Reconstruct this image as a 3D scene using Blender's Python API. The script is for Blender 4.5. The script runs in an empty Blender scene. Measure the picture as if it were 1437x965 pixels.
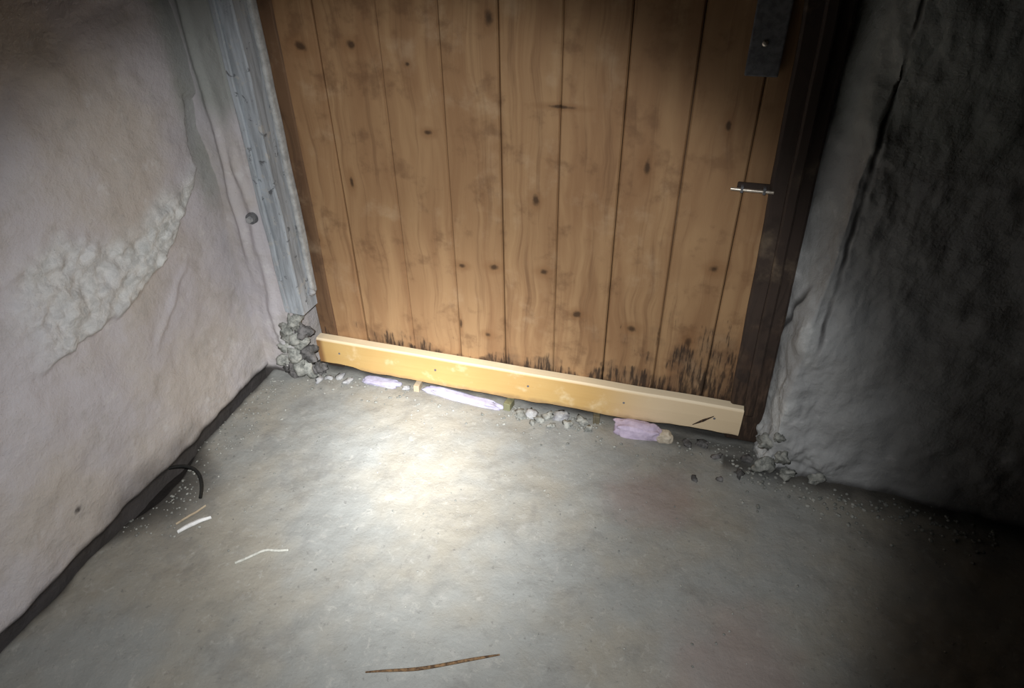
import bpy, bmesh, math, random
from mathutils import Vector, Matrix, noise
random.seed(7)
SC = bpy.context.scene
COL = SC.collection
CAM_POS = Vector((0.0, 0.0, 1.2))

# ------------------------------------------------------------------ camera
cd = bpy.data.cameras.new('camera')
cd.sensor_width = 36.0
cd.lens = 23.10
cd.clip_start = 0.01
cam = bpy.data.objects.new('camera', cd)
COL.objects.link(cam)
RX = Vector((0.96004, 0.27964, -0.01156))
UP = Vector((-0.15209, 0.55594, 0.81719))
FW = Vector((-0.23495, 0.78277, -0.57625))
m = Matrix((RX, UP, -FW)).transposed().to_4x4()
m.translation = CAM_POS
cam.matrix_world = m
SC.camera = cam

# ------------------------------------------------------------------ world (a cellar: next to no light of its own)
w = bpy.data.worlds.new('world')
SC.world = w
w.use_nodes = True
w.node_tree.nodes['Background'].inputs[0].default_value = (0.9, 0.95, 1.0, 1)
w.node_tree.nodes['Background'].inputs[1].default_value = 0.004

# ------------------------------------------------------------------ the torch: wide spill and hot centre from one lens
TORCH = CAM_POS + Vector((-0.03, 0.02, 0.05))
# a real torch lens: brightness against the angle from its axis (bright centre, broad spill, soft rim)
BEAM = [(0, 12.0), (3, 11.0), (6, 8.2), (9, 5.5), (12, 4.1), (16, 2.5), (20, 1.52), (25, 1.15), (30, 0.90), (33, 0.72), (35, 0.52), (36.8, 0.28), (38.8, 0.09), (41.5, 0.015), (45, 0.0), (50, 0.0)]
AIM = Vector((-0.600, 1.110, 0.0))
tl = bpy.data.lights.new('torch', 'SPOT')
tl.energy = 50 * 12.0
tl.spot_size = math.radians(110)
tl.spot_blend = 0.1
tl.shadow_soft_size = 0.02
tl.color = (0.99, 1.0, 0.99)
tl.use_nodes = True
nt = tl.node_tree
em = nt.nodes['Emission']
tc = nt.nodes.new('ShaderNodeTexCoord')
sx = nt.nodes.new('ShaderNodeSeparateXYZ'); nt.links.new(tc.outputs['Normal'], sx.inputs[0])
def lm(op, a, b=None):
    n = nt.nodes.new('ShaderNodeMath'); n.operation = op
    nt.links.new(a, n.inputs[0])
    if b is not None: n.inputs[1].default_value = b
    return n.outputs[0]
ang = lm('DIVIDE', lm('ARCCOSINE', lm('ABSOLUTE', sx.outputs[2])), math.radians(50))
fc = nt.nodes.new('ShaderNodeFloatCurve'); nt.links.new(ang, fc.inputs['Value'])
cv = fc.mapping.curves[0]
cv.points[0].location = (0, 1); cv.points[1].location = (1, 0)
for a_, v_ in BEAM[1:-1]: cv.points.new(a_ / 50, v_ / 12.0)
fc.mapping.update()
nt.links.new(fc.outputs[0], em.inputs['Strength'])
to = bpy.data.objects.new('torch', tl); COL.objects.link(to)
to.location = TORCH
to.rotation_euler = (AIM - TORCH).to_track_quat('-Z', 'Y').to_euler()

SC.view_settings.view_transform = 'Standard'
SC.view_settings.look = 'None'
SC.view_settings.gamma = 1
SC.view_settings.use_curve_mapping = False
SC.view_settings.exposure = 0.0

# ------------------------------------------------------------------ node helpers
class N:
    def __init__(self, name):
        self.m = bpy.data.materials.new(name)
        self.m.use_nodes = True
        self.t = self.m.node_tree
        self.b = self.t.nodes['Principled BSDF']
        self.pos = self.t.nodes.new('ShaderNodeNewGeometry').outputs['Position']
    def link(self, a, b): self.t.links.new(a, b)
    def _in(self, sock, v):
        if v is None: return
        if isinstance(v, bpy.types.NodeSocket): self.link(v, sock)
        else: sock.default_value = v
    def math(self, op, a, b=None, c=None, clamp=False):
        n = self.t.nodes.new('ShaderNodeMath'); n.operation = op; n.use_clamp = clamp
        self._in(n.inputs[0], a); self._in(n.inputs[1], b); self._in(n.inputs[2], c)
        return n.outputs[0]
    def vmath(self, op, a, b=None):
        n = self.t.nodes.new('ShaderNodeVectorMath'); n.operation = op
        self._in(n.inputs[0], a); self._in(n.inputs[1], b)
        return n.outputs['Value'] if op in ('LENGTH', 'DISTANCE') else n.outputs[0]
    def noise(self, scale, detail=4, rough=0.55, vec=None, dist=0.0):
        n = self.t.nodes.new('ShaderNodeTexNoise')
        self._in(n.inputs['Vector'], vec if vec is not None else self.pos)
        n.inputs['Scale'].default_value = scale
        n.inputs['Detail'].default_value = detail
        n.inputs['Roughness'].default_value = rough
        n.inputs['Distortion'].default_value = dist
        return n.outputs['Fac']
    def voronoi(self, scale, feature='F1', vec=None):
        n = self.t.nodes.new('ShaderNodeTexVoronoi'); n.feature = feature
        self._in(n.inputs['Vector'], vec if vec is not None else self.pos)
        n.inputs['Scale'].default_value = scale
        return n.outputs['Distance']
    def rng(self, v, a, b, lo=0.0, hi=1.0, smooth=True):
        n = self.t.nodes.new('ShaderNodeMapRange'); n.clamp = True
        n.interpolation_type = 'SMOOTHSTEP' if smooth else 'LINEAR'
        self._in(n.inputs[0], v)
        for i, x in enumerate((a, b, lo, hi)): self._in(n.inputs[1 + i], x)
        return n.outputs[0]
    def mix(self, f, a, b, blend='MIX'):
        n = self.t.nodes.new('ShaderNodeMix'); n.data_type = 'RGBA'; n.blend_type = blend
        self._in(n.inputs[0], f)
        for s, v in ((n.inputs[6], a), (n.inputs[7], b)):
            if isinstance(v, tuple): s.default_value = (*v, 1) if len(v) == 3 else v
            else: self.link(v, s)
        return n.outputs[2]
    def attr(self, name):
        n = self.t.nodes.new('ShaderNodeAttribute'); n.attribute_name = name
        s = self.t.nodes.new('ShaderNodeSeparateColor'); self.link(n.outputs['Color'], s.inputs[0])
        return s.outputs
    def sep(self, v):
        s = self.t.nodes.new('ShaderNodeSeparateXYZ'); self.link(v, s.inputs[0]); return s.outputs
    def comb(self, x, y, z):
        s = self.t.nodes.new('ShaderNodeCombineXYZ')
        for i, v in enumerate((x, y, z)): self._in(s.inputs[i], v)
        return s.outputs[0]
    def rand(self):
        return self.t.nodes.new('ShaderNodeObjectInfo').outputs['Random']
    def out(self, color, rough=0.85, height=None, strength=0.5, dist=0.004, spec=0.3, metal=0.0):
        self._in(self.b.inputs['Base Color'], (*color, 1) if isinstance(color, tuple) and len(color) == 3 else color)
        self._in(self.b.inputs['Roughness'], rough)
        self.b.inputs['Specular IOR Level'].default_value = spec
        self.b.inputs['Metallic'].default_value = metal
        if height is not None:
            n = self.t.nodes.new('ShaderNodeBump')
            n.inputs['Strength'].default_value = strength
            n.inputs['Distance'].default_value = dist
            self.link(height, n.inputs['Height']); self.link(n.outputs[0], self.b.inputs['Normal'])
        return self.m

# ------------------------------------------------------------------ materials
def mat_plaster(name, base, dark, light, tan):
    n = N(name)
    a = n.attr('tint')                      # R bare lime patch, G dirt, B greenish damp
    big = n.noise(3.5, 4, 0.6)
    mid = n.noise(14, 6, 0.65)
    fine = n.noise(120, 5, 0.7)
    c = n.mix(n.rng(big, 0.38, 0.66), base, tan)
    c = n.mix(n.rng(mid, 0.50, 0.75, 0, 0.55), c, dark)
    c = n.mix(n.rng(n.noise(22, 5, 0.6), 0.60, 0.72, 0, 0.45), c, light)
    patch = n.mix(n.rng(n.noise(35, 6, 0.75, dist=0.8), 0.35, 0.65), (0.50, 0.515, 0.515), (0.80, 0.81, 0.81))
    c = n.mix(a[0], c, patch)
    c = n.mix(n.math('MULTIPLY', a[2], 0.65), c, (0.27, 0.30, 0.265))
    c = n.mix(n.rng(n.noise(260, 3, 0.6), 0.66, 0.74, 0, 0.35), c, (0.06, 0.055, 0.05))
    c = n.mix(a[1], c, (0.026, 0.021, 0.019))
    h = n.math('ADD', n.math('MULTIPLY', mid, 0.8), n.math('MULTIPLY', fine, 0.28))
    return n.out(c, 0.9, h, 0.75, 0.010)

M_WALL_L = mat_plaster('old lime plaster', (0.56, 0.53, 0.56), (0.38, 0.36, 0.355), (0.68, 0.66, 0.66), (0.56, 0.51, 0.475))
M_WALL_R = mat_plaster('darker cement render', (0.41, 0.415, 0.425), (0.25, 0.25, 0.26), (0.64, 0.64, 0.65), (0.35, 0.35, 0.35))  # right wall and door masonry, a darker grey than the left wall

def mat_floor():
    n = N('worn concrete floor')
    a = n.attr('tint')
    big = n.noise(2.6, 4, 0.6)
    mid = n.noise(11, 6, 0.62, dist=0.3)
    fine = n.noise(90, 6, 0.7)
    c = n.mix(n.rng(big, 0.40, 0.62), (0.275, 0.28, 0.27), (0.295, 0.275, 0.235))
    c = n.mix(n.rng(mid, 0.48, 0.72, 0, 0.35), c, (0.18, 0.18, 0.17))
    c = n.mix(n.rng(n.noise(28, 5, 0.65), 0.56, 0.70, 0, 0.35), c, (0.37, 0.36, 0.34))
    c = n.mix(n.rng(n.noise(65, 5, 0.7), 0.60, 0.70, 0, 0.50), c, (0.13, 0.125, 0.12))
    c = n.mix(n.rng(n.noise(46, 6, 0.75, dist=0.6), 0.56, 0.66, 0, 0.40), c, (0.42, 0.41, 0.38))
    c = n.mix(n.rng(n.noise(6.5, 5, 0.7, dist=0.5), 0.53, 0.64, 0, 0.30), c, (0.16, 0.155, 0.15))
    c = n.mix(n.math('MULTIPLY', a[0], 0.55), c, (0.27, 0.20, 0.18))
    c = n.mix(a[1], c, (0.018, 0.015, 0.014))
    h = n.math('ADD', n.math('MULTIPLY', mid, 0.7), n.math('MULTIPLY', fine, 0.5))
    return n.out(c, n.rng(mid, 0.3, 0.7, 0.62, 0.9), h, 0.6, 0.008)
M_FLOOR = mat_floor()

def mat_wood(name, pale, deep, stain, knots=(), rot=True, hard=1.0):
    n = N(name)
    p = n.sep(n.pos)
    r = n.rand()
    off = n.math('MULTIPLY', r, 37.0)
    warp = n.math('MULTIPLY', n.math('SUBTRACT', n.noise(5, 2), 0.5), 0.05)
    gx = n.math('ADD', p[0], warp)
    vec = n.comb(n.math('ADD', n.math('MULTIPLY', gx, 60.0), off), n.math('MULTIPLY', p[1], 60.0), n.math('MULTIPLY', p[2], 2.6))
    g = n.noise(1.0, 5, 0.62, vec, 0.5)
    vec2 = n.comb(n.math('ADD', n.math('MULTIPLY', gx, 14.0), off), n.math('MULTIPLY', p[1], 14.0), n.math('MULTIPLY', p[2], 1.3))
    g2 = n.noise(1.0, 3, 0.55, vec2, 1.2)
    c = n.mix(n.rng(g2, 0.32, 0.68), pale, deep)
    c = n.mix(n.rng(g, 0.50, 0.72, 0, 0.55 * hard), c, stain)
    c = n.mix(n.rng(r, 0, 1, 0, 0.30, smooth=False), c, deep)
    c = n.mix(n.rng(n.noise(9, 5, 0.6), 0.55, 0.75, 0, 0.28), c, (0.62, 0.47, 0.31))
    c = n.mix(n.rng(n.noise(17, 5, 0.6), 0.52, 0.72, 0, 0.55), c, stain)
    c = n.mix(n.rng(n.noise(3.2, 4, 0.6), 0.48, 0.66, 0, 0.40), c, deep)
    if knots:
        k = None
        jit = n.math('MULTIPLY', n.math('SUBTRACT', n.noise(55, 3), 0.45), 1.3)
        for (kx, kz, hx, hz) in knots:
            d = n.vmath('SUBTRACT', n.pos, (kx, 1.38, kz))
            d = n.vmath('MULTIPLY', d, (1 / hx, 0, 1 / hz))
            l = n.math('ADD', n.vmath('LENGTH', d), jit)
            k = l if k is None else n.math('MINIMUM', k, l)
        c = n.mix(n.rng(k, 3.2, 1.0, 0, 0.45), c, (0.23, 0.11, 0.045))
        c = n.mix(n.rng(k, 1.25, 0.35, 0, 0.85), c, (0.045, 0.022, 0.010))
    if rot:
        v3 = n.comb(n.math('MULTIPLY', p[0], 95.0), 0.0, n.math('MULTIPLY', p[2], 11.0))
        s = n.noise(1.0, 4, 0.7, v3)
        # rot creeps up from the wet bottom edge, furthest by the right jamb
        reach = n.rng(p[0], -0.40, 0.15, 0.06, 0.22)
        reach = n.math('MULTIPLY', reach, n.rng(n.noise(9, 3, 0.7), 0.35, 0.65, 0.15, 1.7))
        hgt = n.math('DIVIDE', n.math('SUBTRACT', p[2], 0.10), reach)
        th = n.math('ADD', n.math('MULTIPLY', hgt, 0.22), 0.40)
        msk = n.rng(n.math('SUBTRACT', s, th), -0.04, 0.14)
        c = n.mix(n.rng(n.math('ADD', hgt, n.math('MULTIPLY', n.noise(24, 4), 1.2)), 1.7, 0.5, 0, 0.55), c, (0.12, 0.07, 0.045))
        c = n.mix(n.math('MULTIPLY', msk, 0.88), c, (0.030, 0.019, 0.014))
    h = n.math('ADD', g, n.math('MULTIPLY', g2, 0.5))
    return n.out(c, 0.68, h, 0.35, 0.003, 0.35)

KN = [(-0.895, 0.905, .016, .012), (-0.770, 0.912, .012, .010), (-0.452, 0.975, .011, .016), (-0.822, 0.595, .006, .016),
      (-0.352, 0.600, .009, .014), (-0.108, 0.700, .008, .022), (-0.542, 0.405, .011, .007), (-0.458, 0.412, .012, .009),
      (-0.330, 0.415, .012, .009), (-0.242, 0.310, .012, .009), (-0.102, 0.290, .012, .010), (-0.556, 0.225, .004, .017),
      (0.064, 0.480, .012, .010), (-0.300, 0.812, .030, .004), (-0.605, 0.735, .010, .006), (0.04, 0.800, .006, .014),
      (-0.480, 0.205, .010, .008), (-0.640, 0.880, .006, .005), (-0.950, 0.420, .008, .014), (0.035, 0.27, .009, .02)]
M_DOOR = mat_wood('aged pine boards', (0.43, 0.265, 0.135), (0.30, 0.165, 0.08), (0.15, 0.075, 0.036), KN)
M_FRAME = mat_wood('dark stained frame wood', (0.20, 0.115, 0.06), (0.115, 0.058, 0.030), (0.05, 0.026, 0.016), (), rot=True)
M_FRAME_D = mat_wood('nearly black frame wood', (0.065, 0.045, 0.036), (0.045, 0.030, 0.024), (0.018, 0.012, 0.010), (), rot=True)
M_BLOCK = mat_wood('greyed softwood', (0.50, 0.42, 0.30), (0.38, 0.30, 0.21), (0.20, 0.15, 0.10), (), rot=False)

def mat_paint():
    n = N('flaking blue grey paint')
    p = n.sep(n.pos)
    v = n.comb(n.math('MULTIPLY', p[0], 70.0), n.math('MULTIPLY', p[1], 70.0), n.math('MULTIPLY', p[2], 7.0))
    s = n.noise(1.0, 5, 0.65, v, 0.4)
    c = n.mix(n.rng(s, 0.36, 0.64), (0.44, 0.475, 0.52), (0.29, 0.31, 0.335))
    c = n.mix(n.rng(n.noise(30, 5, 0.7), 0.56, 0.66, 0, 0.8), c, (0.47, 0.46, 0.44))
    c = n.mix(n.rng(n.noise(40, 5, 0.7, dist=0.5), 0.60, 0.68, 0, 0.8), c, (0.07, 0.07, 0.075))
    return n.out(c, 0.7, s, 0.5, 0.004)
M_PAINT = mat_paint()
def mat_simple(name, c1, c2, scale=60, rough=0.8, strength=0.5, dist=0.003, metal=0.0, spec=0.3):
    n = N(name)
    f = n.noise(scale, 5, 0.65)
    return n.out(n.mix(n.rng(f, 0.35, 0.65), c1, c2), rough, f, strength, dist, spec, metal)
M_BEAD = mat_simple('pale chipped paint', (0.56, 0.56, 0.55), (0.38, 0.38, 0.38), 45)
M_STEEL_D = mat_simple('dull dark steel', (0.20, 0.20, 0.21), (0.12, 0.12, 0.13), 80, 0.7, 0.3, 0.001, 0.0)
M_STEEL = mat_simple('worn bright steel', (0.85, 0.78, 0.68), (0.60, 0.53, 0.45), 90, 0.35, 0.3, 0.001, 0.7)
M_FOAM = mat_simple('pale lilac foam', (0.63, 0.53, 0.68), (0.50, 0.42, 0.56), 50, 0.95, 0.6, 0.004)
M_FOAM_B = mat_simple('dirty beige foam', (0.62, 0.55, 0.45), (0.42, 0.36, 0.28), 60, 0.95, 0.6, 0.004)
M_FOAM_W = mat_simple('pale bluish foam', (0.46, 0.45, 0.58), (0.38, 0.35, 0.47), 50, 0.95, 0.6, 0.004)
M_LUMP = mat_simple('grey mortar', (0.40, 0.40, 0.37), (0.16, 0.165, 0.155), 55, 0.95, 0.8, 0.006)
M_LUMP_W = mat_simple('whitish plaster crumb', (0.45, 0.45, 0.45), (0.30, 0.30, 0.32), 70, 0.95, 0.7, 0.004)
M_LUMP_D = mat_simple('dark damp mortar', (0.20, 0.19, 0.19), (0.07, 0.068, 0.068), 55, 0.95, 0.8, 0.006)
M_RUBBER = mat_simple('black rubber', (0.012, 0.012, 0.012), (0.02, 0.02, 0.018), 60, 0.55, 0.2, 0.001)
M_WHITE = mat_simple('white plastic', (0.86, 0.86, 0.86), (0.70, 0.70, 0.70), 60, 0.6, 0.2, 0.001)
M_STRING = mat_simple('pale grey string', (0.52, 0.52, 0.48), (0.38, 0.38, 0.34), 200, 0.95, 0.5, 0.001)
M_TWIG = mat_simple('brown bark', (0.20, 0.12, 0.06), (0.06, 0.035, 0.02), 120, 0.85, 0.6, 0.002)
M_UNSEEN_DARK = mat_simple('dark unseen surfaces', (0.08, 0.07, 0.06), (0.05, 0.04, 0.035), 20)  # unseen ceiling and walls, made dark to cut bounced light

# ------------------------------------------------------------------ mesh helpers
def link(name, me, mat, parent=None, smooth=False, loc=None):
    o = bpy.data.objects.new(name, me)
    COL.objects.link(o)
    if mat: me.materials.append(mat)
    if smooth: me.shade_smooth()
    if parent: o.parent = parent
    if loc: o.location = loc
    return o
def tag(o, label=None, cat=None, group=None, kind=None):
    for k, v in (('label', label), ('category', cat), ('group', group), ('kind', kind)):
        if v: o[k] = v
    return o
def empty(name, loc=(0, 0, 0)):
    o = bpy.data.objects.new(name, None); COL.objects.link(o); o.location = loc
    o.empty_display_size = 0.05
    return o
def from_bm(name, bm, mat, parent=None, smooth=False, loc=None):
    me = bpy.data.meshes.new(name); bm.to_mesh(me); bm.free()
    return link(name, me, mat, parent, smooth, loc)
def box_bm(x0, x1, y0, y1, z0, z1, bevel=0.0, cuts=0, wob=0.0, seg=1):
    bm = bmesh.new()
    bmesh.ops.create_cube(bm, size=1.0)
    for v in bm.verts:
        v.co = Vector(((x0 + x1) / 2 + v.co.x * (x1 - x0), (y0 + y1) / 2 + v.co.y * (y1 - y0), (z0 + z1) / 2 + v.co.z * (z1 - z0)))
    if cuts:
        dims = (x1 - x0, y1 - y0, z1 - z0); ax = dims.index(max(dims))
        es = [e for e in bm.edges if abs((e.verts[0].co - e.verts[1].co)[ax]) > dims[ax] * 0.9]
        bmesh.ops.subdivide_edges(bm, edges=es, cuts=cuts)
    if bevel:
        es = [e for e in bm.edges if len(e.link_faces) == 2 and e.calc_face_angle(0) > 0.5]
        bmesh.ops.bevel(bm, geom=es, offset=bevel, segments=seg, profile=0.6, affect='EDGES')
    if wob:
        for v in bm.verts:
            v.co += noise.noise_vector(v.co * 9) * wob
    return bm
def fr(p, o=4, h=0.9): return noise.fractal(p, h, 2.0, o)
def steps(a, b, n): return [a + (b - a) * i / n for i in range(n + 1)]
def grid(name, us, vs, f, mat, kind=None, tint=None, parent=None):
    """f(u, v) -> Vector; tint(u, v, co) -> (r, g, b)"""
    nu, nv = len(us), len(vs)
    co = [f(u, v) for v in vs for u in us]
    fc = [(j * nu + i, j * nu + i + 1, (j + 1) * nu + i + 1, (j + 1) * nu + i) for j in range(nv - 1) for i in range(nu - 1)]
    me = bpy.data.meshes.new(name); me.from_pydata(co, [], fc)
    a = me.color_attributes.new('tint', 'FLOAT_COLOR', 'POINT')
    data = []
    k = 0
    for v in vs:
        for u in us:
            t = tint(u, v) if tint else (0, 0, 0)
            data += [t[0], t[1], t[2], 1.0]; k += 1
    a.data.foreach_set('color', data)
    o = link(name, me, mat, parent, True)
    if kind: o['kind'] = kind
    return o
def ss(a, b, x):
    t = max(0.0, min(1.0, (x - a) / (b - a))); return t * t * (3 - 2 * t)
def interp(pts, x):
    if x <= pts[0][0]: return pts[0][1]
    for (a, b), (c, d) in zip(pts, pts[1:]):
        if x <= c: return b + (d - b) * (x - a) / (c - a)
    return pts[-1][1]
def lump_bm(r, seed, squash=(1, 1, 1), sub=2, rough=0.5):
    bm = bmesh.new()
    bmesh.ops.create_icosphere(bm, subdivisions=sub, radius=1.0)
    for v in bm.verts:
        d = v.co.normalized()
        k = 1 + rough * noise.noise(d * 1.3 + Vector((seed * 3.1, seed, 0))) + rough * 0.45 * noise.noise(d * 3.6 + Vector((0, seed * 2.3, 9)))
        v.co = Vector((d.x * squash[0], d.y * squash[1], d.z * squash[2])) * (r * k)
    return bm
def tube(name, pts, radii, mat, res=10, parent=None):
    cu = bpy.data.curves.new(name, 'CURVE'); cu.dimensions = '3D'
    cu.bevel_depth = 1.0; cu.bevel_resolution = 4; cu.resolution_u = res; cu.use_fill_caps = True
    sp = cu.splines.new('NURBS'); sp.points.add(len(pts) - 1); sp.use_endpoint_u = True; sp.order_u = 4
    for i, p in enumerate(pts):
        sp.points[i].co = (*p, 1); sp.points[i].radius = radii[i] if isinstance(radii, (list, tuple)) else radii
    t = bpy.data.objects.new(name, cu); COL.objects.link(t)
    dg = bpy.context.evaluated_depsgraph_get()
    me = bpy.data.meshes.new_from_object(t.evaluated_get(dg)); me.name = name
    bpy.data.objects.remove(t); bpy.data.curves.remove(cu)
    me.materials.clear()
    return link(name, me, mat, parent, True)

# ------------------------------------------------------------------ the floor
def gap_edge(y): return -1.162 + 0.007 * noise.noise(Vector((y * 9, 3, 0))) + 0.006 * ss(.60, .75, y) + 0.030 * ss(.70, .78, y) * ss(.98, .86, y)
def floor_z(x, y):
    z = 0.004 * fr(Vector((x * 3, y * 3, 1)), 5) + 0.0032 * fr(Vector((x * 16, y * 16, 4)), 4)
    z -= 0.035 * ss(0.012, -0.010, x - gap_edge(y))
    z -= 0.008 * ss(1.30, 1.42, y)
    return z
def floor_tint(x, y):
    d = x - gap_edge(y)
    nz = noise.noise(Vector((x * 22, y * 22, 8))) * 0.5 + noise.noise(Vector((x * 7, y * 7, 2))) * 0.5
    # dirt collected along the left wall and the right wall foot; floor darker under the door
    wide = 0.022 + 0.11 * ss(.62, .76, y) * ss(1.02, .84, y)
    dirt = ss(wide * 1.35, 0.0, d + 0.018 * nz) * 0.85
    dirt = max(dirt, ss(0.014, 0.0, d))  # groove near-black: its shade is put into the colour along with the dirt
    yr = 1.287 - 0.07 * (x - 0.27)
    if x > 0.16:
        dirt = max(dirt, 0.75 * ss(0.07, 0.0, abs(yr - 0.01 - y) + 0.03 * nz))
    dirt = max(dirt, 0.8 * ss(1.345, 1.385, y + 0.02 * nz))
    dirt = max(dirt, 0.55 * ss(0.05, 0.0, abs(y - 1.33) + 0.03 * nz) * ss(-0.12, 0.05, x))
    red = ss(0.16, 0.04, math.hypot(x - 0.02, (y - 1.10) * 1.3) + 0.08 * nz) + ss(0.20, 0.05, math.hypot(x - 0.22, y - 0.72) + 0.08 * nz)
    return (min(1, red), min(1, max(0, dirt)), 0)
fx = steps(-1.30, -1.18, 3)[:-1] + steps(-1.18, -1.10, 24)[:-1] + steps(-1.10, 0.75, 210)[:-1] + steps(0.75, 3.0, 24)
fy = steps(-1.6, 0.2, 18)[:-1] + steps(0.2, 1.40, 150)[:-1] + steps(1.40, 1.62, 6)
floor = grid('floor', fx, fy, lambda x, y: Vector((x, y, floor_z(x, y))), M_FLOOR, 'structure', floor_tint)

# ------------------------------------------------------------------ the left wall (inner face at x = -1.16)
EDGE = [(0.70, 0.43), (0.77, 0.435), (0.911, 0.44), (0.993, 0.465), (1.05, 0.485), (1.109, 0.522), (1.157, 0.565), (1.21, 0.60), (1.235, 0.64), (1.25, 0.72), (1.27, 0.80)]
TOP = [(0.70, 0.56), (0.77, 0.64), (0.85, 0.65), (0.93, 0.61), (1.02, 0.575), (1.10, 0.615), (1.20, 0.64), (1.25, 0.66)]
def lw_edge(y, z):
    e = interp(EDGE, y) + 0.012 * noise.noise(Vector((y * 28, z * 28, 0))) + 0.006 * noise.noise(Vector((y * 70, z * 70, 5)))
    return z - e
def lw(y, z):
    d = 0.016 * fr(Vector((y * 2.6, z * 2.6, 7)), 3) + 0.0040 * fr(Vector((y * 13, z * 13, 2)), 4)
    e = lw_edge(y, z)
    on = ss(0.62, 0.80, y) * ss(1.10, 0.85, z)
    top = interp(TOP, y) + 0.02 * noise.noise(Vector((y * 15, z * 15, 3)))
    d += 0.013 * ss(-0.004, 0.012, e) * on                                # the upper coat stands proud of the lower
    scar = ss(0.0, 0.02, e) * ss(0.04, -0.03, z - top) * on               # hacked surface above the edge
    d += scar * 0.011 * (0.4 + fr(Vector((y * 24, z * 24, 11)), 5, 0.7))
    # trowel ridges in the lower coat
    d += 0.006 * ss(0.02, 0.0, abs(z - (0.36 + 0.9 * (y - 1.02)) + 0.01 * noise.noise(Vector((y * 20, z * 20, 1))))) * ss(0.95, 1.0, y) * ss(1.16, 1.1, y)
    d -= 0.016 * ss(0.028, 0.0, z + 0.01 * noise.noise(Vector((y * 14, 0, 5))))   # undercut foot
    return Vector((-1.160 + d, y, z))
def lw_tint(y, z):
    e = lw_edge(y, z)
    on = ss(0.66, 0.80, y)
    top = interp(TOP, y) + 0.03 * noise.noise(Vector((y * 12, z * 12, 3)))
    scar = ss(0.0, 0.012, e) * ss(0.03, -0.03, z - top) * on * (0.65 + 0.35 * ss(0.9, 1.05, y))
    nz = noise.noise(Vector((y * 18, z * 18, 8)))
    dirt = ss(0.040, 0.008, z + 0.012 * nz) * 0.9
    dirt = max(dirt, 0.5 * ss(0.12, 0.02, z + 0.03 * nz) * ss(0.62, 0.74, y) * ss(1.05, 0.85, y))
    dirt = max(dirt, 0.85 * ss(0.010, 0.004, math.hypot(y - 0.64, z - 0.118)))
    damp = ss(1.22, 1.27, y) * ss(0.50, 0.62, z) * 0.8
    return (min(1, scar), min(1, dirt), damp)
ly = steps(-1.6, 0.35, 20)[:-1] + steps(0.35, 1.33, 165)
lz = steps(-0.05, 1.15, 205)[:-1] + steps(1.15, 2.3, 16)
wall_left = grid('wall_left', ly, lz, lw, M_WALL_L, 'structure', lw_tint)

# ------------------------------------------------------------------ the return beside the door (front at y = 1.31)
def rt(x, z):
    d = 0.006 * fr(Vector((x * 7, z * 4, 17)), 3) + 0.003 * fr(Vector((x * 26, z * 14, 12)), 4)
    # a ridge where the coats meet in the corner, and streaks below
    d += 0.010 * ss(0.016, 0.0, abs(x - (-1.125 + 0.012 * noise.noise(Vector((z * 5, 0, 0)))))) * ss(0.30, 0.45, z)
    d += 0.008 * ss(0.02, 0.0, abs(x - (-1.085 + 0.02 * noise.noise(Vector((z * 7, 4, 0)))))) * ss(0.75, 0.6, z)
    d -= 0.020 * ss(-1.062, -1.052, x) * ss(0.35, 0.5, z)
    crumble = ss(0.20, 0.10, z) * ss(-1.12, -1.06, x)
    d += crumble * 0.018 * (0.3 + fr(Vector((x * 30, z * 30, 21)), 4, 0.7))
    return Vector((x, 1.312 - d, z))
def rt_tint(x, z):
    nz = noise.noise(Vector((x * 20, z * 10, 18)))
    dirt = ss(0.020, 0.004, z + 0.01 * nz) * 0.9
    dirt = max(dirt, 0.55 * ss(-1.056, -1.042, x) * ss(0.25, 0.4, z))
    damp = ss(0.70, 0.80, z + 0.05 * nz) * ss(-1.16, -1.13, x)
    damp = max(damp, 0.5 * ss(0.22, 0.12, z) * ss(-1.12, -1.07, x))
    return (0, min(1, dirt), damp)
grid('wall_back_left', steps(-1.185, -1.035, 34), steps(-0.05, 1.15, 205)[:-1] + steps(1.15, 2.3, 16), rt, M_WALL_L, 'structure', rt_tint)
# its side towards the door opening
def rts(y, z):
    d = 0.005 * fr(Vector((y * 12, z * 6, 37)), 3)
    return Vector((-1.035 + d - 0.01 * ss(0.2, 0.0, z), y, z))
grid('wall_back_reveal', steps(1.30, 1.60, 12), steps(-0.05, 2.3, 90), rts, M_WALL_L, 'structure', None)
wall_foot = bpy.data.objects['wall_back_left']
# broken masonry showing at the foot of the return, under the painted post
rng = random.Random(3)
LM = [(-1.064, 1.303, .030, .030), (-1.030, 1.306, .034, .032), (-1.046, 1.300, .082, .026), (-1.016, 1.312, .090, .028),
      (-1.075, 1.306, .100, .022), (-1.034, 1.304, .136, .026), (-1.010, 1.316, .160, .022), (-1.058, 1.304, .168, .020),
      (-1.030, 1.310, .196, .022), (-1.000, 1.330, .020, .022), (-1.088, 1.304, .050, .020)]
for i, (x, y, z, r) in enumerate(LM):
    o = from_bm('mortar_lump', lump_bm(r, i + 2.5, (1.0, 0.7, 0.95), 3, 0.9), M_LUMP if i % 3 else M_LUMP_D, wall_foot, True, (x, y, z))
    o.rotation_euler = (rng.uniform(-.4, .4), rng.uniform(-.6, .6), rng.uniform(-.5, .5))

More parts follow.
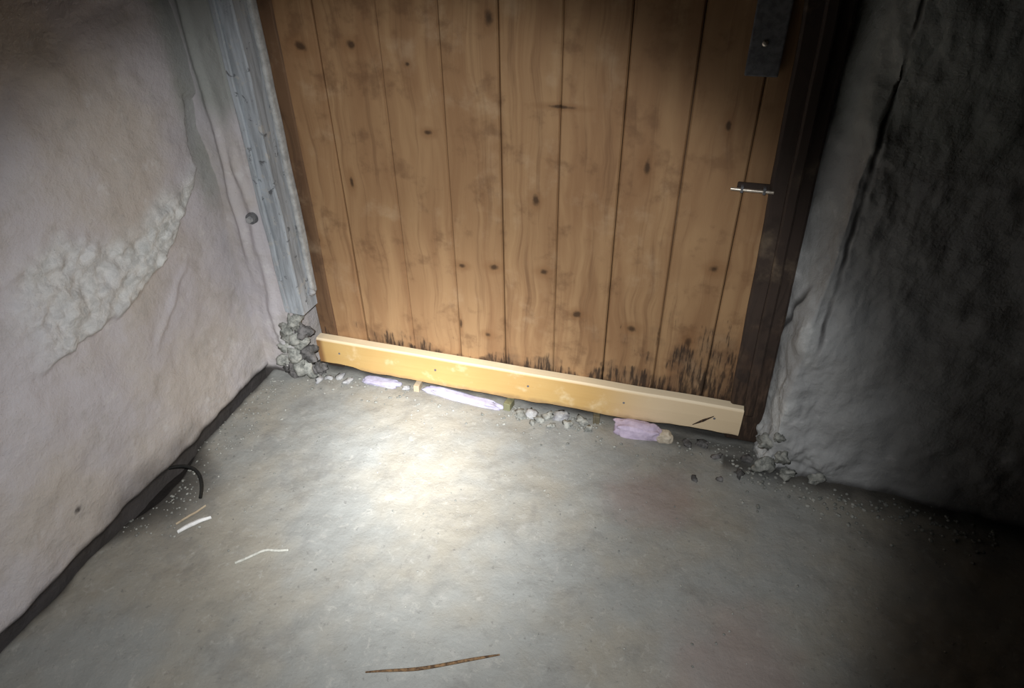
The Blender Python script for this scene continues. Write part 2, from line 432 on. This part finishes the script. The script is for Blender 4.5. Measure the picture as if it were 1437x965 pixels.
# ------------------------------------------------------------------ the right wall: splayed reveal, leaning corner, front running right
def r_path(u, z):
    cx = 0.268 + 0.026 * z + 0.006 * noise.noise(Vector((z * 6, 0, 3)))
    bx = 0.232 - 0.035 * z
    B = Vector((bx, 1.42)); C = Vector((cx, 1.287)); E = Vector((cx + 3.0, 1.287 - 0.21))
    if u < 0: p = B.lerp(C, u + 1); t = C - B
    else: p = C.lerp(E, u / 3.0); t = E - C
    # soften the corner
    k = ss(0.09, 0.0, abs(u) if u >= 0 else -u * 0.14)
    nrm = Vector((t.y, -t.x)).normalized()
    nc = (Vector((-(C - B).y, (C - B).x)).normalized() * -1 + Vector(((E - C).y, -(E - C).x)).normalized()).normalized()
    return p, nrm, k
def rcrack(x, z):
    j = 0.005 * noise.noise(Vector((z * 22, 0, 1)))
    a = ss(0.006, 0.001, abs(x - (0.300 + 0.01 * (0.6 - z) + j))) * ss(0.34, 0.42, z)
    b = ss(0.006, 0.001, abs(x - (0.228 + (z - 0.32) * 0.20 + j * 1.5))) * ss(0.28, 0.33, z) * ss(0.52, 0.45, z)
    return max(a * (0.35 + 0.65 * ss(-0.2, 0.3, noise.noise(Vector((x * 3, z * 9, 77))))), b)
def rw(u, z):
    p, nrm, k = r_path(u, z)
    q = Vector((p.x * 1.0, p.y, z))
    d = 0.013 * fr(Vector((q.x * 5, q.y * 5, z * 3.2 + 40)), 3) + 0.0050 * fr(Vector((q.x * 20, q.y * 20, z * 14)), 4)
    edge = ss(0.10, 0.0, abs(p.x - 0.29)) * ss(1.36, 1.30, p.y)
    d += edge * 0.010 * fr(Vector((q.x * 12, q.y * 30, z * 9 + 3)), 4, 0.7)
    d -= 0.007 * rcrack(p.x, z)
    d += 0.006 * ss(0.02, 0.0, abs(p.x - 0.272)) * ss(0.25, 0.4, z)
    low = ss(0.16, 0.02, z) * ss(0.55, 0.34, p.x)
    d += low * 0.014 * (0.4 + fr(Vector((q.x * 22, q.y * 22, z * 22 + 9)), 4, 0.7))
    return Vector((p.x + nrm.x * d, p.y + nrm.y * d, z))
def rw_tint(u, z):
    p, nrm, k = r_path(u, z)
    nz = noise.noise(Vector((p.x * 14, z * 9, 50))) + 0.5 * noise.noise(Vector((p.x * 40, z * 22, 52)))
    edge = ss(0.050, 0.0, abs(p.x - 0.255)) * ss(-0.25, 0.35, nz) * 0.8 * ss(0.75, 0.55, z)
    low = ss(0.13, 0.03, z) * ss(0.44, 0.30, p.x) * ss(0.0, 0.5, nz) * 0.7
    dirt = max(ss(0.020, 0.0, z + 0.012 * nz) * 0.7, 0.8 * rcrack(p.x, z))
    damp = 0.6 * ss(0.75, 0.85, z)
    return (min(1, max(edge, low)), dirt, damp)
ru = steps(-1.0, 0.0, 26)[:-1] + steps(0.0, 0.15, 60)[:-1] + steps(0.15, 0.5, 50)[:-1] + steps(0.5, 3.0, 24)
grid('wall_right', ru, steps(-0.05, 1.15, 190)[:-1] + steps(1.15, 2.3, 16), rw, M_WALL_R, 'structure', rw_tint)
wall_r = bpy.data.objects['wall_right']
for i, (x, y, z, r) in enumerate([(.262, 1.272, .022, .024), (.292, 1.264, .060, .018), (.258, 1.300, .070, .020), (.315, 1.262, .018, .018),
                                  (.380, 1.262, .012, .016), (.275, 1.275, .110, .012)]):
    o = from_bm('mortar_lump', lump_bm(r, i + 31.5, (1.0, 0.7, 0.9), 3, 0.9), M_LUMP, wall_r, True, (x, y, z))
    o.rotation_euler = (rng.uniform(-.4, .4), rng.uniform(-.6, .6), rng.uniform(-.5, .5))

# masonry above and behind the door, the ceiling over the passage, the rest of the passage behind the camera
def wall_box(name, a, mat): return tag(from_bm(name, box_bm(*a), mat), kind='structure')
wall_box('wall_back', (-1.30, 3.1, 1.60, 1.70, -0.06, 2.3), M_WALL_R)
wall_box('trim_lintel', (-1.04, 0.26, 1.30, 1.60, 2.02, 2.3), M_WALL_R)
wall_box('ceiling', (-1.30, 3.1, -1.7, 1.70, 2.3, 2.38), M_UNSEEN_DARK)
wall_box('wall_far_right', (3.0, 3.1, -1.6, 1.6, -0.06, 2.3), M_UNSEEN_DARK)
wall_box('wall_front', (-1.30, 3.1, -1.70, -1.60, -0.06, 2.3), M_UNSEEN_DARK)

# ------------------------------------------------------------------ door frame
t1 = empty('trim_post_left', (-1.01, 1.33, 0.2)); t1['kind'] = 'structure'
def rel(bm, root):
    bmesh.ops.translate(bm, verts=bm.verts, vec=-Vector(root.location)); return bm
bm = box_bm(-1.049, -0.989, 1.302, 1.39, 0.215, 2.03, 0.004, 60)
for v in bm.verts:
    if v.co.z < 0.26: v.co.z += 0.02 * noise.noise(v.co * 40)
    v.co += noise.noise_vector(v.co * 10) * 0.003
from_bm('post', rel(bm, t1), M_PAINT, t1)
# the shallow groove down the middle is left between two painted fillets
bm = box_bm(-1.043, -1.027, 1.294, 1.304, 0.33, 2.03, 0.003, 50, 0.0025)
from_bm('fillet', rel(bm, t1), M_PAINT, t1)
bm = box_bm(-0.990, -0.977, 1.352, 1.374, 0.268, 2.03, 0.005, 60, 0.0025, 2)
from_bm('bead', rel(bm, t1), M_BEAD, t1)
bm = lump_bm(0.011, 4, (1, 1, 1), 2, 0.4)
o = from_bm('bead_end', bm, M_LUMP_W, t1, True, Vector((-0.982, 1.350, 0.275)) - t1.location)
t2 = empty('trim_rebate_left', (-0.97, 1.40, 0.0)); t2['kind'] = 'structure'
from_bm('stile', rel(box_bm(-1.000, -0.945, 1.375, 1.45, 0.0, 2.03, 0.004, 40, 0.002), t2), M_FRAME, t2)
t3 = empty('trim_post_right', (0.2, 1.40, 0.0)); t3['kind'] = 'structure'
bm = box_bm(0.166, 0.250, 1.365, 1.45, 0.0, 2.03, 0.005, 40, 0.003)
for v in bm.verts: v.co.x -= 0.035 * max(0, v.co.z)
from_bm('post', rel(bm, t3), M_FRAME_D, t3)
bm = box_bm(0.198, 0.222, 1.345, 1.37, 0.10, 2.03, 0.004, 40, 0.003)
for v in bm.verts: v.co.x -= 0.035 * max(0, v.co.z)
from_bm('stop', rel(bm, t3), M_FRAME_D, t3)

# ------------------------------------------------------------------ the door
door = empty('door_1', (-0.40, 1.40, 0.0)); door['kind'] = 'structure'
J = [-0.955, -0.852, -0.703, -0.563, -0.434, -0.300, -0.166, -0.035, 0.092, 0.172]
rp = random.Random(11)
for i, (a, b) in enumerate(zip(J, J[1:])):
    g = 0.0009
    dy = rp.uniform(-0.003, 0.003)
    z0 = 0.035 + rp.uniform(-0.006, 0.006)
    bm = bmesh.new()
    # cross section: slightly cupped face with eased edges
    n = 8
    prof = [(a + g, 0.0035)] + [(a + g + 0.003 + (b - a - 2 * g - 0.006) * k / n, -0.0012 * math.sin(math.pi * k / n)) for k in range(n + 1)] + [(b - g, 0.0035)]
    zs = steps(z0, 1.98, 30)
    rows = []
    for z in zs:
        wx = 0.0012 * noise.noise(Vector((i * 5, z * 2, 0)))
        lean = -0.022 * z if i == len(J) - 2 else 0.0
        row = []
        for k, (x, dd) in enumerate(prof):
            xx = x + wx + (lean if k > n // 2 else 0)
            row.append(bm.verts.new((xx, 1.380 + dy + dd + 0.0015 * noise.noise(Vector((x * 8, z * 1.5, i))), z)))
        row.append(bm.verts.new((b - g + wx + lean, 1.405, z))); row.append(bm.verts.new((a + g + wx, 1.405, z)))
        rows.append(row)
    L = len(rows[0])
    for r0, r1 in zip(rows, rows[1:]):
        for k in range(L): bm.faces.new((r0[k], r0[(k + 1) % L], r1[(k + 1) % L], r1[k]))
    bm.faces.new(rows[0]); bm.faces.new(rows[-1])
    bmesh.ops.recalc_face_normals(bm, faces=bm.faces)
    from_bm('plank', rel(bm, door), M_DOOR, door)
# ledges on the far side hold the planks together (they also close the joints)
from_bm('backing', rel(box_bm(-0.96, 0.150, 1.406, 1.418, 0.05, 1.97), door), M_FRAME, door)

# bottom rail: a pale replacement board nailed across the foot of the door
RL, RR = -1.000, 0.196
bm = bmesh.new()
n = 90
rows = []
for k in range(n + 1):
    t = k / n; x = RL + (RR - RL) * t
    top = 0.119 - 0.001 * t + 0.0015 * noise.noise(Vector((x * 7, 0, 0)))
    bot = 0.026 + 0.006 * noise.noise(Vector((x * 6, 5, 0))) + 0.003 * noise.noise(Vector((x * 25, 5, 0))) + 0.008 * ss(-0.2, 0.15, x)
    if x < -0.86: bot += 0.010 * ss(-0.86, -0.90, x)
    yf = 1.346 + 0.002 * noise.noise(Vector((x * 5, 9, 0)))
    rows.append([bm.verts.new(c) for c in ((x, yf, bot), (x, yf - 0.001, (top + bot) / 2), (x, yf, top - 0.006), (x, yf + 0.005, top), (x, 1.3745, top), (x, 1.3745, bot))])
for r0, r1 in zip(rows, rows[1:]):
    for k in range(6): bm.faces.new((r0[k], r0[(k + 1) % 6], r1[(k + 1) % 6], r1[k]))
bm.faces.new(rows[0]); bm.faces.new(rows[-1])
bmesh.ops.recalc_face_normals(bm, faces=bm.faces)
n_ = N('pale pine, long grain')
p = n_.sep(n_.pos)
v = n_.comb(n_.math('MULTIPLY', p[0], 2.5), n_.math('MULTIPLY', p[1], 55.0), n_.math('MULTIPLY', n_.math('ADD', p[2], n_.math('MULTIPLY', n_.noise(3, 2), 0.03)), 75.0))
g = n_.noise(1.0, 4, 0.6, v, 0.4)
c = n_.mix(n_.rng(n_.noise(5, 3), 0.35, 0.65), (0.62, 0.42, 0.17), (0.60, 0.38, 0.145))
c = n_.mix(n_.rng(g, 0.45, 0.70, 0, 0.55), c, (0.58, 0.36, 0.13))
c = n_.mix(n_.rng(n_.noise(14, 4, 0.6), 0.56, 0.70, 0, 0.5), c, (0.84, 0.70, 0.46))
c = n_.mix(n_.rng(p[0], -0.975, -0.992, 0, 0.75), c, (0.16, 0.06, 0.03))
c = n_.mix(n_.rng(p[0], -0.20, 0.02, 0, 0.9), c, (0.80, 0.64, 0.44))  # right part painted lighter to make up for weaker torch light there
c = n_.mix(n_.rng(p[2], 0.111, 0.1165, 0, 0.7), c, (0.88, 0.76, 0.56))  # highlight along the top edge, painted into the colour
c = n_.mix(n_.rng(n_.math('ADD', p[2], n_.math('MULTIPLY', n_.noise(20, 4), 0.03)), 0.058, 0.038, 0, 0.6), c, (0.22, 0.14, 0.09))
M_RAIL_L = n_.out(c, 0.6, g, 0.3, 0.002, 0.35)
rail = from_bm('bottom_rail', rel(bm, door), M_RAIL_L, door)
rail['label'] = 'pale yellow pine board across the foot of the door'
# the split near its right end: a thin dark strip added on the face in place of a crack
def sliver(name, a, b, w, mat, parent, root, thick=0.003):
    a = Vector(a); b = Vector(b); d = (b - a).normalized(); s = d.cross(Vector((0, -1, 0))).normalized() * w / 2
    y = Vector((0, -thick, 0))
    bm = bmesh.new()
    q = [a, a.lerp(b, .5) + s, b, a.lerp(b, .5) - s]
    f0 = [bm.verts.new(c) for c in q]; f1 = [bm.verts.new(c + y) for c in q]
    bm.faces.new(f0); bm.faces.new(f1)
    for k in range(4): bm.faces.new((f0[k], f0[(k + 1) % 4], f1[(k + 1) % 4], f1[k]))
    bmesh.ops.recalc_face_normals(bm, faces=bm.faces)
    return from_bm(name, rel(bm, root), mat, parent)
sliver('crack_strip', (0.080, 1.345, 0.046), (0.128, 1.345, 0.086), 0.006, M_FRAME, door, door)
# nails in the rail
for x in (-0.93, -0.63, -0.36, -0.10, 0.13):
    bm = bmesh.new()
    bmesh.ops.create_cone(bm, cap_ends=True, segments=10, radius1=0.0035, radius2=0.0028, depth=0.0025, matrix=Matrix.Rotation(math.pi / 2, 4, 'X'))
    from_bm('nail', bm, M_STEEL_D, door, False, Vector((x, 1.3445, 0.078)) - door.location)

# lock plate with its screw, and the small bolt lower down
lp = from_bm('lock_plate', rel(box_bm(0.052, 0.112, 1.366, 1.379, 0.895, 1.08, 0.003, 0, 0, 2), door), M_STEEL_D, door)
lp['label'] = 'dark steel lock plate'
bm = bmesh.new()
bmesh.ops.create_uvsphere(bm, u_segments=14, v_segments=8, radius=0.0055)
for v in bm.verts: v.co.y *= 0.6
s = from_bm('screw', bm, M_STEEL, lp, True, Vector((0.078, 1.3655, 0.953)) - door.location)
s['label'] = 'bright screw head'
bo = from_bm('bolt_plate', rel(box_bm(0.078, 0.146, 1.372, 1.379, 0.671, 0.688, 0.002), door), M_FRAME_D, door)
bo['label'] = 'dark backing of the small bolt'
br = tube('bolt_rod', [Vector(c) - door.location for c in ((0.066, 1.364, 0.676), (0.09, 1.363, 0.676), (0.12, 1.363, 0.676), (0.150, 1.364, 0.676))], 0.0034, M_STEEL, 6, bo)
br['label'] = 'bright metal bolt rod'
for x in (0.088, 0.132):
    bm = box_bm(x - 0.003, x + 0.003, 1.360, 1.372, 0.670, 0.684, 0.001)
    from_bm('staple', rel(bm, door), M_STEEL_D, bo)

# ------------------------------------------------------------------ things lying at the door
def on_floor(x, y): return floor_z(x, y)
def foam(name, x0, x1, y, depth, h, mat, seed, lab, cat, parent=None, z=0.0):
    bm = bmesh.new()
    bmesh.ops.create_icosphere(bm, subdivisions=4, radius=1.0)
    for v in bm.verts:
        d = v.co.normalized()
        c = Vector([math.copysign(abs(t) ** 0.62, t) for t in d])
        k = 1 + 0.22 * noise.noise(d * 1.9 + Vector((seed, 0, 0))) + 0.08 * noise.noise(d * 6 + Vector((0, seed, 0)))
        v.co = Vector((c.x * (x1 - x0) / 2 * k, c.y * depth / 2 * k, max(-0.55, c.z * k) * h / 1.55))
    lo = min(v.co.z for v in bm.verts)
    for v in bm.verts: v.co.z -= lo
    o = from_bm(name, bm, mat, parent, True)
    xc = (x0 + x1) / 2
    o.location = (xc, y, on_floor(xc, y) - 0.001 + z)
    return o
f1 = foam('foam_lump', -0.122, 0.006, 1.322, 0.045, 0.034, M_FOAM, 3.3, '', '')
tag(f1, 'lilac foam lump under the right half of the bottom rail', 'foam')
f1b = foam('torn_end', -0.006, 0.036, 1.320, 0.034, 0.025, M_FOAM_B, 8.1, '', '')
f1b.parent = f1; f1b.location = f1b.location - f1.location; f1b['label'] = 'dirty beige torn end'
f2 = foam('foam_strip', -0.665, -0.436, 1.336, 0.030, 0.018, M_FOAM_W, 5.2, '', '')
tag(f2, 'long pale lilac foam strip under the middle of the bottom rail', 'foam')
for v in f2.data.vertices: v.co.y += -v.co.x * 0.09
f3 = foam('foam_scrap', -0.86, -0.745, 1.338, 0.034, 0.014, M_FOAM_W, 9.4, '', '')
tag(f3, 'short whitish foam scrap under the left end of the bottom rail', 'foam')
def wedge(x, y, h, w_, mat, lab, rz):
    bm = bmesh.new()
    c = [(-w_ / 2, -0.014, 0), (w_ / 2, -0.014, 0), (w_ / 2, 0.022, 0), (-w_ / 2, 0.022, 0), (-w_ / 2, -0.012, h), (w_ / 2, -0.012, h * .95), (w_ / 2, 0.022, h * .8), (-w_ / 2, 0.022, h * .85)]
    vs = [bm.verts.new(p) for p in c]
    for f in ((3, 2, 1, 0), (4, 5, 6, 7), (0, 1, 5, 4), (1, 2, 6, 5), (2, 3, 7, 6), (3, 0, 4, 7)): bm.faces.new([vs[i] for i in f])
    bmesh.ops.bevel(bm, geom=list(bm.edges), offset=0.0012, segments=1, affect='EDGES')
    o = from_bm('wooden_wedge', bm, mat, None, False, (x, y, on_floor(x, y) - 0.001)); o.rotation_euler.z = rz
    tag(o, lab, 'wedge', 'wooden wedges under the door')
wedge(-0.690, 1.342, 0.022, 0.016, M_BLOCK, 'small pale wooden wedge left of the long foam strip', 0.1)
wedge(-0.414, 1.335, 0.025, 0.020, mat_wood('greenish damp wood', (0.22, 0.22, 0.13), (0.15, 0.14, 0.08), (0.08, 0.07, 0.04), (), False), 'small greenish wooden wedge right of the long foam strip', -0.1)
wedge(-0.168, 1.345, 0.026, 0.018, mat_wood('dark damp wood', (0.14, 0.12, 0.08), (0.09, 0.08, 0.05), (0.05, 0.04, 0.03), (), False), 'dark wooden wedge left of the lilac foam lump', 0.15)

# mortar crumbs in front of the rail and at the two wall feet
MC = [(-0.372, 1.312, .014), (-0.345, 1.322, .017), (-0.318, 1.302, .012), (-0.296, 1.322, .016), (-0.262, 1.330, .018), (-0.236, 1.306, .013),
      (-0.205, 1.326, .015), (-0.332, 1.288, .009), (-0.280, 1.285, .009), (-0.180, 1.300, .010), (-0.90, 1.322, .012), (-0.935, 1.335, .012),
      (-0.965, 1.318, .010), (-0.985, 1.300, .013), (-0.72, 1.330, .010), (0.075, 1.318, .012), (0.115, 1.330, .014), (0.150, 1.290, .011),
      (0.205, 1.245, .012), (0.160, 1.210, .009), (0.225, 1.300, .013), (0.10, 1.195, .008)]
ORD = ['first', 'second', 'third', 'fourth', 'fifth', 'sixth', 'seventh', 'eighth', 'ninth', 'tenth']
for i, (x, y, r) in enumerate(MC):
    mt = M_LUMP_W if (x < -0.7 or i in (1, 4)) else (M_LUMP if x < 0.05 else M_LUMP_D)
    o = from_bm('mortar_crumb', lump_bm(r, i + 60.5, (1.25, 0.9, 0.6), 2, 0.9), mt, None, True, (x, y, on_floor(x, y) + r * 0.35))
    o.rotation_euler.z = rng.uniform(0, 6)
    xs = sorted(c[0] for c in MC if (c[0] < -0.7) == (x < -0.7) and (c[0] < 0.05) == (x < 0.05))
    nth = ORD[xs.index(x)]
    if x < -0.7: tag(o, nth + ' from the left of five whitish plaster crumbs under the rail', 'rubble', 'plaster crumbs by the left jamb')
    elif x < 0.05: tag(o, nth + ' grey mortar crumb rightward from the greenish wedge under the door', 'rubble', 'mortar crumbs under the door')
    else: tag(o, nth + ' from the left of the seven dark mortar crumbs by the right jamb', 'rubble', 'mortar crumbs by the right jamb')

# grit too small to count
bm = bmesh.new()
rg = random.Random(5)
def grit(x, y, r):
    if -0.69 < x < -0.42 and y > 1.30 or -0.145 < x < 0.05 and y > 1.28: return
    z = floor_z(x, y)
    M = Matrix.Translation((x, y, z + r * 0.3)) @ Matrix.Rotation(rg.uniform(0, 6), 4, 'Z') @ Matrix.Diagonal((rg.uniform(.7, 1.6), 1, rg.uniform(.5, .9), 1))
    bmesh.ops.create_icosphere(bm, subdivisions=1, radius=r, matrix=M)
for k in range(420):
    x = rg.uniform(-1.02, 0.30); y = 1.345 - abs(rg.gauss(0, 0.045)); grit(x, y, rg.uniform(.0012, .0045))
for k in range(260):
    y = rg.uniform(0.68, 1.28); x = gap_edge(y) + 0.012 + abs(rg.gauss(0, 0.06)); grit(x, y, rg.uniform(.001, .0035))
for k in range(200):
    x = rg.uniform(0.2, 0.75); y = 1.26 - 0.07 * (x - .27) - abs(rg.gauss(0, 0.05)); grit(x, y, rg.uniform(.0015, .0055))
for k in range(330):
    grit(rg.uniform(-1.05, 0.7), rg.uniform(0.67, 1.27), rg.uniform(.0008, .0028))
me_o = from_bm('grit', bm, M_LUMP, None, True)
tag(me_o, 'loose grey grit scattered over the concrete floor', 'grit', kind='stuff')

# ------------------------------------------------------------------ litter on the floor at the left
o = tube('rubber_hose', [(-1.160, 0.872, .012), (-1.140, .884, .014), (-1.112, .889, .016), (-1.080, .880, .015), (-1.055, .860, .012), (-1.038, .838, .008), (-1.026, .815, .006)],
         [.0042, .0045, .0046, .0046, .0046, .0044, .0040], M_RUBBER, 12)
tag(o, 'short curved black rubber hose end lying by the foot of the left wall', 'hose')
def strip(name, a, b, wdt, h, mat, bend=0.0):
    a = Vector(a); b = Vector(b); L = (b - a).length; d = (b - a).normalized(); s = Vector((-d.y, d.x, 0))
    bm = bmesh.new(); rows = []
    for k in range(13):
        t = k / 12; c = a.lerp(b, t) + s * bend * math.sin(math.pi * t); ww = wdt / 2 * (0.55 + 0.45 * math.sin(math.pi * (0.15 + 0.8 * t)))
        z = floor_z(c.x, c.y) + 0.001
        up = 0.002 * math.sin(math.pi * t)
        rows.append([bm.verts.new(c + s * ww * q + Vector((0, 0, z + up + hh))) for q, hh in ((-1, 0), (-1, h * .5), (0, h), (1, h * .6), (1, 0))])
    for r0, r1 in zip(rows, rows[1:]):
        for k in range(5): bm.faces.new((r0[k], r0[(k + 1) % 5], r1[(k + 1) % 5], r1[k]))
    bm.faces.new(rows[0]); bm.faces.new(rows[-1]); bmesh.ops.recalc_face_normals(bm, faces=bm.faces)
    return from_bm(name, bm, mat, None)
o = strip('plastic_sliver', (-1.014, .718, 0), (-.966, .774, 0), .011, .005, M_WHITE, .003)
tag(o, 'bright white plastic sliver on the floor below the hose end', 'litter')
o = strip('splinter', (-1.032, .735, 0), (-1.000, .800, 0), .005, .004, M_BLOCK, -.003)
tag(o, 'thin pale wood splinter between the hose end and the white sliver', 'litter')
o = tube('string', [(-.835, .680, .004), (-.815, .700, .004), (-.798, .722, .005), (-.785, .730, .005), (-.765, .732, .004), (-.742, .742, .003)], .0030, M_STRING)
tag(o, 'pale bit of string on the floor, nearer the camera than the white sliver', 'string')
o = tube('twig', [(-.455, .540, .003), (-.42, .553, .004), (-.37, .566, .006), (-.32, .592, .005), (-.262, .622, .005), (-.225, .640, .004)], [.0015, .0024, .0034, .0028, .0030, .0013], M_TWIG)
tag(o, 'thin brown twig on the floor at the bottom edge of the view', 'twig')
# bolt head on the return wall
hk = empty('bolt_head', (-1.078, 1.302, 0.505))
tag(hk, 'rusty bolt head with washer on the plaster left of the painted post', 'bolt')
bm = bmesh.new(); bmesh.ops.create_cone(bm, cap_ends=True, segments=20, radius1=0.015, radius2=0.014, depth=0.012, matrix=Matrix.Rotation(math.pi / 2, 4, 'X'))
from_bm('washer', bm, M_STEEL_D, hk)
bm = bmesh.new(); bmesh.ops.create_cone(bm, cap_ends=True, segments=6, radius1=0.009, radius2=0.008, depth=0.012, matrix=Matrix.Rotation(math.pi / 2, 4, 'X'))
from_bm('nut', bm, M_LUMP_W, hk, False, (0, -0.010, 0))
